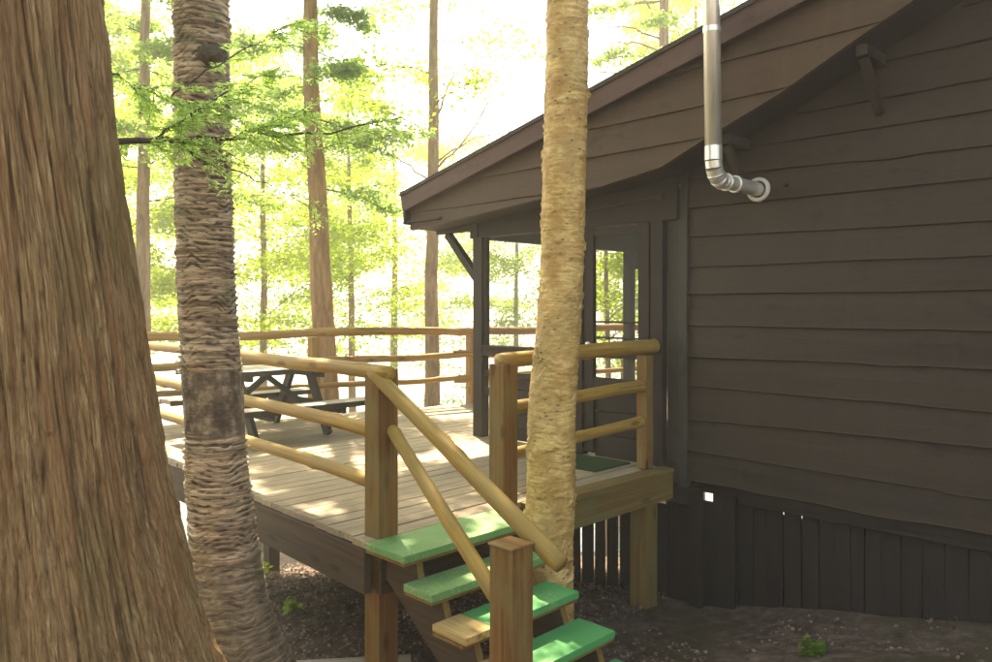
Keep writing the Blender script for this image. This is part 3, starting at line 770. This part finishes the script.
# skirting of upright boards
def skirt(x, y0, y1, ztop, gap, nm, wide=()):
    mb = MB(); y = y0
    while y < y1:
        w = rng.uniform(.085, .125); zt = ztop-rng.uniform(0, .05); zb_ = float(hgt(x, y))-.06
        for lo, hi, cut in wide:
            if lo < y+w and y < hi: zt = cut
        mb.box((x+rng.uniform(-.006, .006), y+w/2, (zt+zb_)/2), (.02, w, zt-zb_), jit=.003); y += w+rng.uniform(.4, 1.6)*gap
    return obj(nm, mb, m_skirt, cab)
mb = MB(); mb.box((5.35, -1.4, -1.86), (.03, 8.2, .74)); mb.box((5.38, -1.7, -1.45), (.02, 7.7, .2)); obj('light_block_board', mb, m_skirt, cab)  # unseen backing added to block light coming through the skirting gaps
skirt(5.30, -5.4, 2.14, -1.33, .004, 'skirting')
skirt(5.30, 2.15, 2.42, -1.35, .012, 'skirting')
skirt(5.30, 2.43, 2.75, -1.33, .004, 'skirting')
skirt(5.20, 3.28, 5.35, -1.5, .022, 'skirting')
mb = MB(); mb.box((5.22, 2.82, -1.80), (.03, .17, 1.0)); mb.box((5.222, 2.99, -1.90), (.03, .18, .88)); mb.box((5.22, 3.19, -1.80), (.03, .24, 1.0)); mb.box((5.16, 3.02, -1.80), (.05, .1, .9)); obj('skirting', mb, m_skirt, cab)
mb = MB(); mb.box((5.25, -1.35, -1.38), (.05, 8.1, .11)); mb.box((5.16, 4.21, -1.37), (.05, 2.28, .26)); obj('sill_beam', mb, m_trim, cab, bevel=.004)

# porch
xp = 5.1; HB = .677
mb = MB(); mb.box((xp+.02, 4.28, HB+.17), (.10, 2.3, .34)); obj('header_beam', mb, m_trim, cab, bevel=.004)
mb = MB(); mb.box((7.6, 5.36, HB+.10), (5.1, .10, .22)); mb.box((8.9, 5.35, .58), (2.6, .04, .22)); obj('header_beam', mb, m_trim, cab, bevel=.004)
def cbox(nm, c, s, m=m_trim, par=cab, bv=.003):
    mb = MB(); mb.box(c, s); return obj(nm, mb, m, par, bevel=bv)
cbox('porch_post', (xp, 5.305, (D0+HB)/2), (.1, .12, HB-D0))
mb = MB(); mb.span((xp-.0, 5.34, .27), (xp, 5.78, .74), .07, .07, up=(1, 0, 0)); obj('brace', mb, m_trim, cab, bevel=.003)
mb = MB(); mb.box((xp, 5.62, .79), (.08, .6, .09)); obj('eave_bracket', mb, m_trim, cab, bevel=.003)
for x in (7.62, 10.2): cbox('porch_post', (x, 5.36, (D0+HB)/2), (.11, .1, HB-D0))
cbox('porch_post', (xp, 4.10, (D0+HB)/2), (.09, .13, HB-D0))
cbox('door_jamb', (xp+.015, 3.32, (D0+HB)/2), (.07, .11, HB-D0))
# screened bay
bay = cbox('window_bay', (xp, 4.71, -.415), (.09, 1.07, .075))
cbox('sill', (xp-.03, 4.71, -.365), (.12, 1.06, .025), par=bay)
mb = MB(); mb.add([(xp, 4.17, -.37), (xp, 5.24, -.37), (xp, 5.24, HB), (xp, 4.17, HB)], [(0, 1, 2, 3)]); obj('insect_screen', mb, m_screen, bay)
cbox('frame', (xp, 4.185, .16), (.05, .04, 1.03), par=bay); cbox('frame', (xp, 5.225, .16), (.05, .03, 1.03), par=bay)
mb = MB()
for k in range(5): mb.box((xp+.01+rng.uniform(-.002, .002), 4.66, D0+.07+k*.118), (.025, .94, .112))
mb.box((xp+.03, 4.66, -.93), (.01, .94, .58)); obj('knee_wall', mb, m_trim, cab, bevel=.003)
cbox('rail', (xp, 4.71, -.62), (.06, 1.07, .05)); cbox('rail', (xp, 5.18, -.79), (.05, .13, .07))
# screen door
door = cbox('door', (xp-.005, 3.98, (D0+HB)/2+.01), (.045, .10, HB-D0-.03))
cbox('stile', (xp-.005, 3.435, (D0+HB)/2+.01), (.045, .1, HB-D0-.03), par=door)
cbox('rail', (xp-.005, 3.705, HB-.045), (.045, .445, .06), par=door)
cbox('rail', (xp-.005, 3.705, -.62), (.045, .445, .09), par=door)
cbox('rail', (xp-.005, 3.705, -.365), (.045, .445, .09), par=door)
cbox('bar', (xp-.005, 3.705, -.115), (.02, .445, .016), par=door); cbox('bar', (xp-.005, 3.705, -.245), (.02, .445, .016), par=door)
mb = MB()
for k in range(3): mb.box((xp+.005, 3.705, -.76-k*.19), (.02, .445, .18))
mb.box((xp+.022, 3.705, -.93), (.01, .445, .6)); obj('panel', mb, m_trim, door, bevel=.004)
mb = MB(); mb.add([(xp+.002, 3.48, -.6), (xp+.002, 3.94, -.6), (xp+.002, 3.94, HB), (xp+.002, 3.48, HB)], [(0, 1, 2, 3)]); obj('insect_screen', mb, m_screen, door)
mb = MB(); mb.tube([(xp-.04, 3.955, -.30), (xp-.055, 3.955, -.30), (xp-.075, 3.955, -.30)], [.008, .02, .022], 14); obj('handle', mb, m_metal, door, smooth=True)
mb = MB(); mb.tube([(xp-.05, 4.15, .795), (xp-.05, 3.75, .822), (xp-.05, 3.30, .85)], .009, 10); mb.box((xp-.05, 3.27, .852), (.05, .06, .035)); obj('conduit', mb, m_grey, cab)
mb = MB(); mb.box((7.65, 4.22, .93), (5.1, 2.2, .02)); 
for k in range(9): mb.box((7.65, 3.25+k*.245, .912), (5.1, .012, .018))
obj('porch_ceiling', mb, m_ceil, cab)
# stovepipe
yp = 2.508; zp = .835; xo = 4.50
pts = [(xo-.035, yp+.02, 4.2), (xo-.02, yp+.012, 2.5), (xo, yp, zp+.16)]
pipe_mb = MB(); pipe_mb.tube([pts[0], pts[1], pts[2]], .054, 28, caps=True)
pipe = obj('stovepipe', pipe_mb, m_metal, cab, smooth=True)
for i, (z, r) in enumerate(((1.01, .0565), (1.78, .0565), (2.7, .0565))):
    mb = MB(); mb.tube([(xo-.001-.012*(z-1), yp+.008*(z-1), z), (xo-.001-.012*(z-1), yp+.008*(z-1), z+.035)], r, 28); obj('joint_band', mb, m_metal, pipe, smooth=False)
mb = MB()
A = np.linspace(0, math.pi/2, 5)
el = [(xo+.11-.11*math.cos(t), yp, zp+.12-.12*math.sin(t)) for t in A]
for i in range(4):
    a_, b_ = np.array(el[i]), np.array(el[i+1]); mb.tube([a_, a_+(b_-a_)*.9, b_], [.055, .055, .058], 28)
mb.tube([(xo, yp, zp+.19), (xo, yp, zp+.12)], .057, 28)
obj('elbow', mb, m_metal, pipe, smooth=False)
mb = MB(); mb.tube([(xo+.10, yp, zp), (XW+.02, yp, zp)], .049, 28)
for x in (xo+.16, xo+.28): mb.tube([(x, yp, zp), (x+.018, yp, zp)], .058, 28)
obj('horizontal_pipe', mb, m_metal, pipe, smooth=False)
mb = MB(); th = np.linspace(0, 2*math.pi, 40, endpoint=False); P = []
for ph_ in np.linspace(0, math.pi, 7):
    rr = .072+.014*math.cos(ph_); x = XW-.03-.014*math.sin(ph_)
    P.append(np.stack([0*th+x, yp+np.cos(th)*rr, zp+np.sin(th)*rr], 1))
mb.grid(np.array(P), closed=True)
rr = .086; mb.grid(np.array([np.stack([0*th+XW-.03, yp+np.cos(th)*rr, zp+np.sin(th)*rr], 1), np.stack([0*th+XW+.01, yp+np.cos(th)*rr, zp+np.sin(th)*rr], 1)]), closed=True)
obj('wall_flange', mb, m_seal, pipe, smooth=True)
mb = MB(); mb.tube([(XW-.035, yp-.20, zp+.01), (XW-.02, yp-.20, zp+.01), (XW, yp-.20, zp+.01)], .014, 12); obj('hook', mb, m_trim, cab, smooth=True)

# ------------------------------------------------------------------ loose things
mb = MB()
P = []; xs = np.linspace(4.56, 5.02, 20)
for t in np.linspace(0, 1, 20):
    yv = 3.52+t*.66; P.append(np.stack([xs, 0*xs+yv, D0+.012+.006*fbm(xs*4, yv*4, 0., 2)], 1))
P = np.array(P); mb.grid(P); Q = P.copy(); Q[..., 2] -= .008; mb.grid(Q, flip=True)
edge = np.concatenate([P[0], P[1:, -1], P[-1, -2::-1], P[-2:0:-1, 0]]); e2 = edge.copy(); e2[:, 2] -= .012; mb.grid(np.array([edge, e2]), closed=True)
tag(obj('doormat', mb, m_mat, smooth=True), 'dark green doormat lying on the deck before the screen door', 'doormat')
# picnic table
tab = thing('picnic_table', 'black framed picnic table with worn pale boards on the deck', 'picnic table', (3.7, 6.95, D0))
tx0, tx1 = 3.0, 4.62; ty = 6.95
def planks(nm, y0, y1, n, z, th_, m):
    mb = MB(); w = (y1-y0)/n
    for k in range(n): mb.box(((tx0+tx1)/2+rng.uniform(-.004, .004), y0+w*(k+.5), z-th_/2), (tx1-tx0, w-.008, th_))
    return obj(nm, mb, m, tab, bevel=.004)
tt = planks('tabletop', ty-.36, ty+.36, 5, -.585, .038, m_table)
for yy in (ty-.36-.012, ty+.36+.012):
    mb = MB(); mb.box(((tx0+tx1)/2, yy, -.612), (tx1-tx0, .02, .05)); obj('edge_board', mb, m_black, tt, bevel=.003)
for s in (-1, 1):
    b_ = planks('bench_seat', ty+s*.63-.12, ty+s*.63+.12, 2, -.90, .038, m_table)
    for q in (-1, 1):
        mb = MB(); mb.box(((tx0+tx1)/2, ty+s*.63+q*.132, -.927), (tx1-tx0, .02, .05)); obj('edge_board', mb, m_black, b_, bevel=.003)
for x in (tx0+.36, tx1-.5):
    for s in (-1, 1):
        mb = MB(); mb.span((x+.02*s, ty+s*.20, -.625), (x+.02*s, ty+s*.55, D0+.005), .045, .10, up=(0, 0, 1)); obj('leg', mb, m_black, tab, bevel=.004)
    mb = MB(); mb.box((x+.05, ty, -.965), (.04, 1.46, .095)); mb.box((x+.05, ty, -.655), (.04, .68, .07)); obj('cross_bearer', mb, m_black, tab, bevel=.004)
    mb = MB(); mb.span((x, ty, -.95), (x+(.42 if x < 3.6 else -.42), ty, -.64), .05, .05, up=(0, 0, 1)); obj('brace', mb, m_black, tab, bevel=.003)
pb = W(336, 659, 4.6)
mb = MB(); mb.box((0, 0, 0), (.9, .16, .035)); v = mb.v[0]; a_ = R(-38); v[:] = v@np.array([[math.cos(a_), math.sin(a_), 0], [-math.sin(a_), math.cos(a_), 0], [0, 0, 1]])+np.array([pb[0], pb[1], float(hgt(pb[0], pb[1]))+.05])
tag(obj('loose_board', mb, m_table, bevel=.004), 'pale weathered board lying on the ground beneath the deck corner', 'board')

# small plants
def plant(x, y, n, h, lab, cat='plant', leaf=.05, m=m_leafy, g='small plants on the forest floor'):
    z = float(hgt(x, y)); t = thing('seedling' if h < .25 else 'shrub', lab, cat, (x, y, z), g)
    mb = MB(); C = []
    for k in range(n):
        a = rng.uniform(0, 2*math.pi); q = limb_path(np.array([x, y, z-.02]), (math.cos(a)*.5, math.sin(a)*.5, 1), h*rng.uniform(.6, 1.1), 7, .25, .1)
        mb.tube(q, np.linspace(.004, .0015, 7), 5); C.append(spray(q, 26, h*.25, .1, .02, .3))
    obj('stem', mb, m_twig, t, smooth=True); leaves_mesh('foliage', np.concatenate(C), leaf, m, t, aspect=.6, flat=.5)
def gp(px, py):
    for Z in np.linspace(3, 14, 400):
        p = W(px, py, Z)
        if p[2] <= hgt(p[0], p[1]): return p
    return p
for (px, py, n, h, lab) in ((258, 578, 7, .24, 'bright yellow green shrub in the sun under the deck edge, nearest the grey birch'),
                            (290, 612, 5, .15, 'leafy seedling in shade under the deck, left of the corner post'),
                            (815, 656, 5, .09, 'tiny green seedling on the bare ground below the cabin wall')):
    p = gp(px, py); plant(p[0], p[1], n, h, lab, m=m_leafy if h > .2 else m_leafg)

# ------------------------------------------------------------------ background trees
def btree(px, Z, rpx, lab, H=10, z0=3, spread=2.5, nl=26, lp=420, ml=m_leafg, mb_=m_bark, leaf=.09, lean=(0, 0), conif=True, name='tree', rt=None, **k):
    p = W(px, 400, Z); z = float(hgt(p[0], p[1]))-.1
    t = thing(name, lab, 'tree', (p[0], p[1], z), 'trees between the cabin and the lake')
    crown_tree(t, (p[0], p[1], z), H, z0, spread, nl, lp, ml, mb_, leaf, rpx*Z/F, top_lean=lean, conif=conif, **k)
lat = np.array([S2, -S2])
def lean_px(dpx, Z): return tuple(lat*dpx/F*Z)
btree(141, 11, 9, 'straight brown trunk standing just right of the big cedar, beyond the deck', 12, 5.0, 2.6, 26, 430, m_leafg, m_bark, .085, name='hemlock_tree')
btree(334, 11.0, 13.5, 'tall reddish brown hemlock trunk behind the picnic table', 12.5, 5.2, 2.3, 30, 520, m_need, m_barkr, .075, lean=lean_px(-38, 11), name='hemlock_tree')
btree(429, 11.6, 8.6, 'slim brown trunk rising left of the porch eave behind the far railing', 12.5, 5.6, 2.6, 16, 200, m_leafy, m_bark, .08, lean=lean_px(14, 11.6), conif=False, name='birch_tree')
btree(664, 14.5, 11.5, 'dark trunk showing above the cabin roof between golden birch and stovepipe', 14, 6.4, 3.0, 26, 300, m_leafg, m_bark, .09, name='hemlock_tree')
btree(352, 19, 4.5, 'thin distant trunk just right of the reddish hemlock', 12, 5.5, 3.0, 22, 360, m_leafy, m_barkr, .10, conif=False, name='maple_tree')
btree(100, 15, 6, 'slender trunk half hidden by the left edge of the big cedar', 13, 4.6, 3.0, 26, 430, m_leafy, m_bark, .10, conif=False, name='maple_tree')
btree(262, 17, 5, 'leafy bright green maple beyond the lake side of the deck', 11, 4.8, 3.4, 30, 460, m_leafy, m_bark, .11, conif=False, name='maple_tree', shape='round')
btree(205, 21, 6, 'broad yellow green maple behind the grey birch trunk', 13, 5.0, 4.0, 34, 500, m_leafy, m_bark, .12, conif=False, name='maple_tree', shape='round')
btree(395, 24, 6, 'sunlit spreading maple seen past the porch eave', 13, 5.8, 4.2, 32, 430, m_leafy, m_bark, .12, conif=False, name='maple_tree', shape='round')
btree(516, 22, 4, 'leafy tree seen through the porch screen beside the post', 11, 3.2, 3.4, 34, 420, m_leafg, m_bark, .09, conif=False, name='maple_tree', shape='round')
btree(607, 15, 3.5, 'thin pale trunk seen through the screen door', 9, 4.0, 2.2, 24, 260, m_leafy, m_bark, .09, conif=False, name='maple_tree')
btree(622, 19, 4.5, 'second trunk seen through the screen door, by the porch post', 10, 3.5, 2.8, 26, 300, m_leafy, m_bark, .1, conif=False, name='maple_tree')
btree(700, 20, 6, 'green leafy tree top just above the cabin roof edge', 15, 9.0, 3.2, 26, 420, m_leafy, m_bark, .11, conif=False, name='maple_tree', shape='round')
btree(60, 24, 7, 'tall leafy tree hidden for the most part behind the big cedar', 14, 4.6, 4.0, 28, 360, m_leafy, m_bark, .12, conif=False, name='maple_tree', shape='round')
def dead(treeobj_label, px, py, Z, segs, r0):
    t = [o for o in COL.objects if o.get('label') == treeobj_label][0]
    for pts in segs:
        P = smooth_path(pix_path([(a, b, Z+c) for a, b, c in pts]), 12); P[1:-1] += rng.normal(size=(10, 3))*.015
        mb = MB(); mb.tube(P, np.linspace(r0, r0*.3, 12), 7)
        for k in range(5):
            q = limb_path(P[rng.integers(3, 11)], rng.normal(size=3), .5, 5, .1, .15); mb.tube(q, np.linspace(r0*.35, .003, 5), 5)
        obj('dead_branch', mb, m_bark, t, smooth=True)
dead('dark trunk showing above the cabin roof between golden birch and stovepipe', 664, 0, 14.5, [
    [(664, 52, 0), (630, 42, -.3), (590, 44, -.6)], [(664, 40, 0), (625, 26, -.2), (585, 27, -.5)], [(660, 22, 0), (640, -5, .2), (600, -14, .3)], [(664, 70, 0), (620, 73, -.3), (570, 72, -.8)], [(664, 0, 0), (610, 8, .2), (570, 2, .2)]], .022)
dead('slim brown trunk rising left of the porch eave behind the far railing', 430, 0, 11.6, [
    [(432, 172, 0), (458, 150, -.2), (485, 110, -.3), (500, 70, -.5)], [(432, 165, 0), (470, 140, .2), (540, 125, .4)], [(434, 120, 0), (452, 80, -.1), (466, 35, -.2)], [(434, 185, 0), (400, 160, .3), (370, 130, .5)]], .018)
btree_kw = dict(mb_=m_bark, conif=True, name='added_shade_spruce')
for (x, y, lab) in ((-1.6, 6.2, 'unseen dense spruce added left of the big cedar to block side light'), (-3.2, 3.4, 'second unseen spruce added left of the camera to block side light'), (-4.4, 8.6, 'far left unseen spruce added beyond the others to block side light')):
    z = float(hgt(x, y))-.1; t = thing('added_shade_spruce', lab, 'tree', (x, y, z), 'unseen spruces added to block side light')
    crown_tree(t, (x, y, z), 10, .6, 1.9, 46, 260, m_leafg, m_bark, .13, .16)  # unseen spruces added to cut the sky light from the left
hz = bpy.data.materials.new('flare_veil'); hz.use_nodes = True; t_ = hz.node_tree; t_.nodes.clear()
ho = t_.nodes.new('ShaderNodeOutputMaterial'); pv = t_.nodes.new('ShaderNodeVolumePrincipled')
pv.inputs['Color'].default_value = (.93, .93, .88, 1); pv.inputs['Density'].default_value = .006; pv.inputs['Anisotropy'].default_value = .35  # volume added to imitate a lens flare veil and lift dark tones
t_.links.new(pv.outputs[0], ho.inputs['Volume'])
mb = MB(); mb.box((0, 0, 3.0), (1300, 1300, 26)); h_ = obj('flare_veil', mb, hz, at=(0, 0, 3.0)); h_['kind'] = 'stuff'
sc.cycles.volume_bounces = 1
# ------------------------------------------------------------------ lift everything so that the ground lies near zero
for o in list(COL.objects):
    if o.parent is None and o.type != 'LIGHT': o.location.z += LIFT
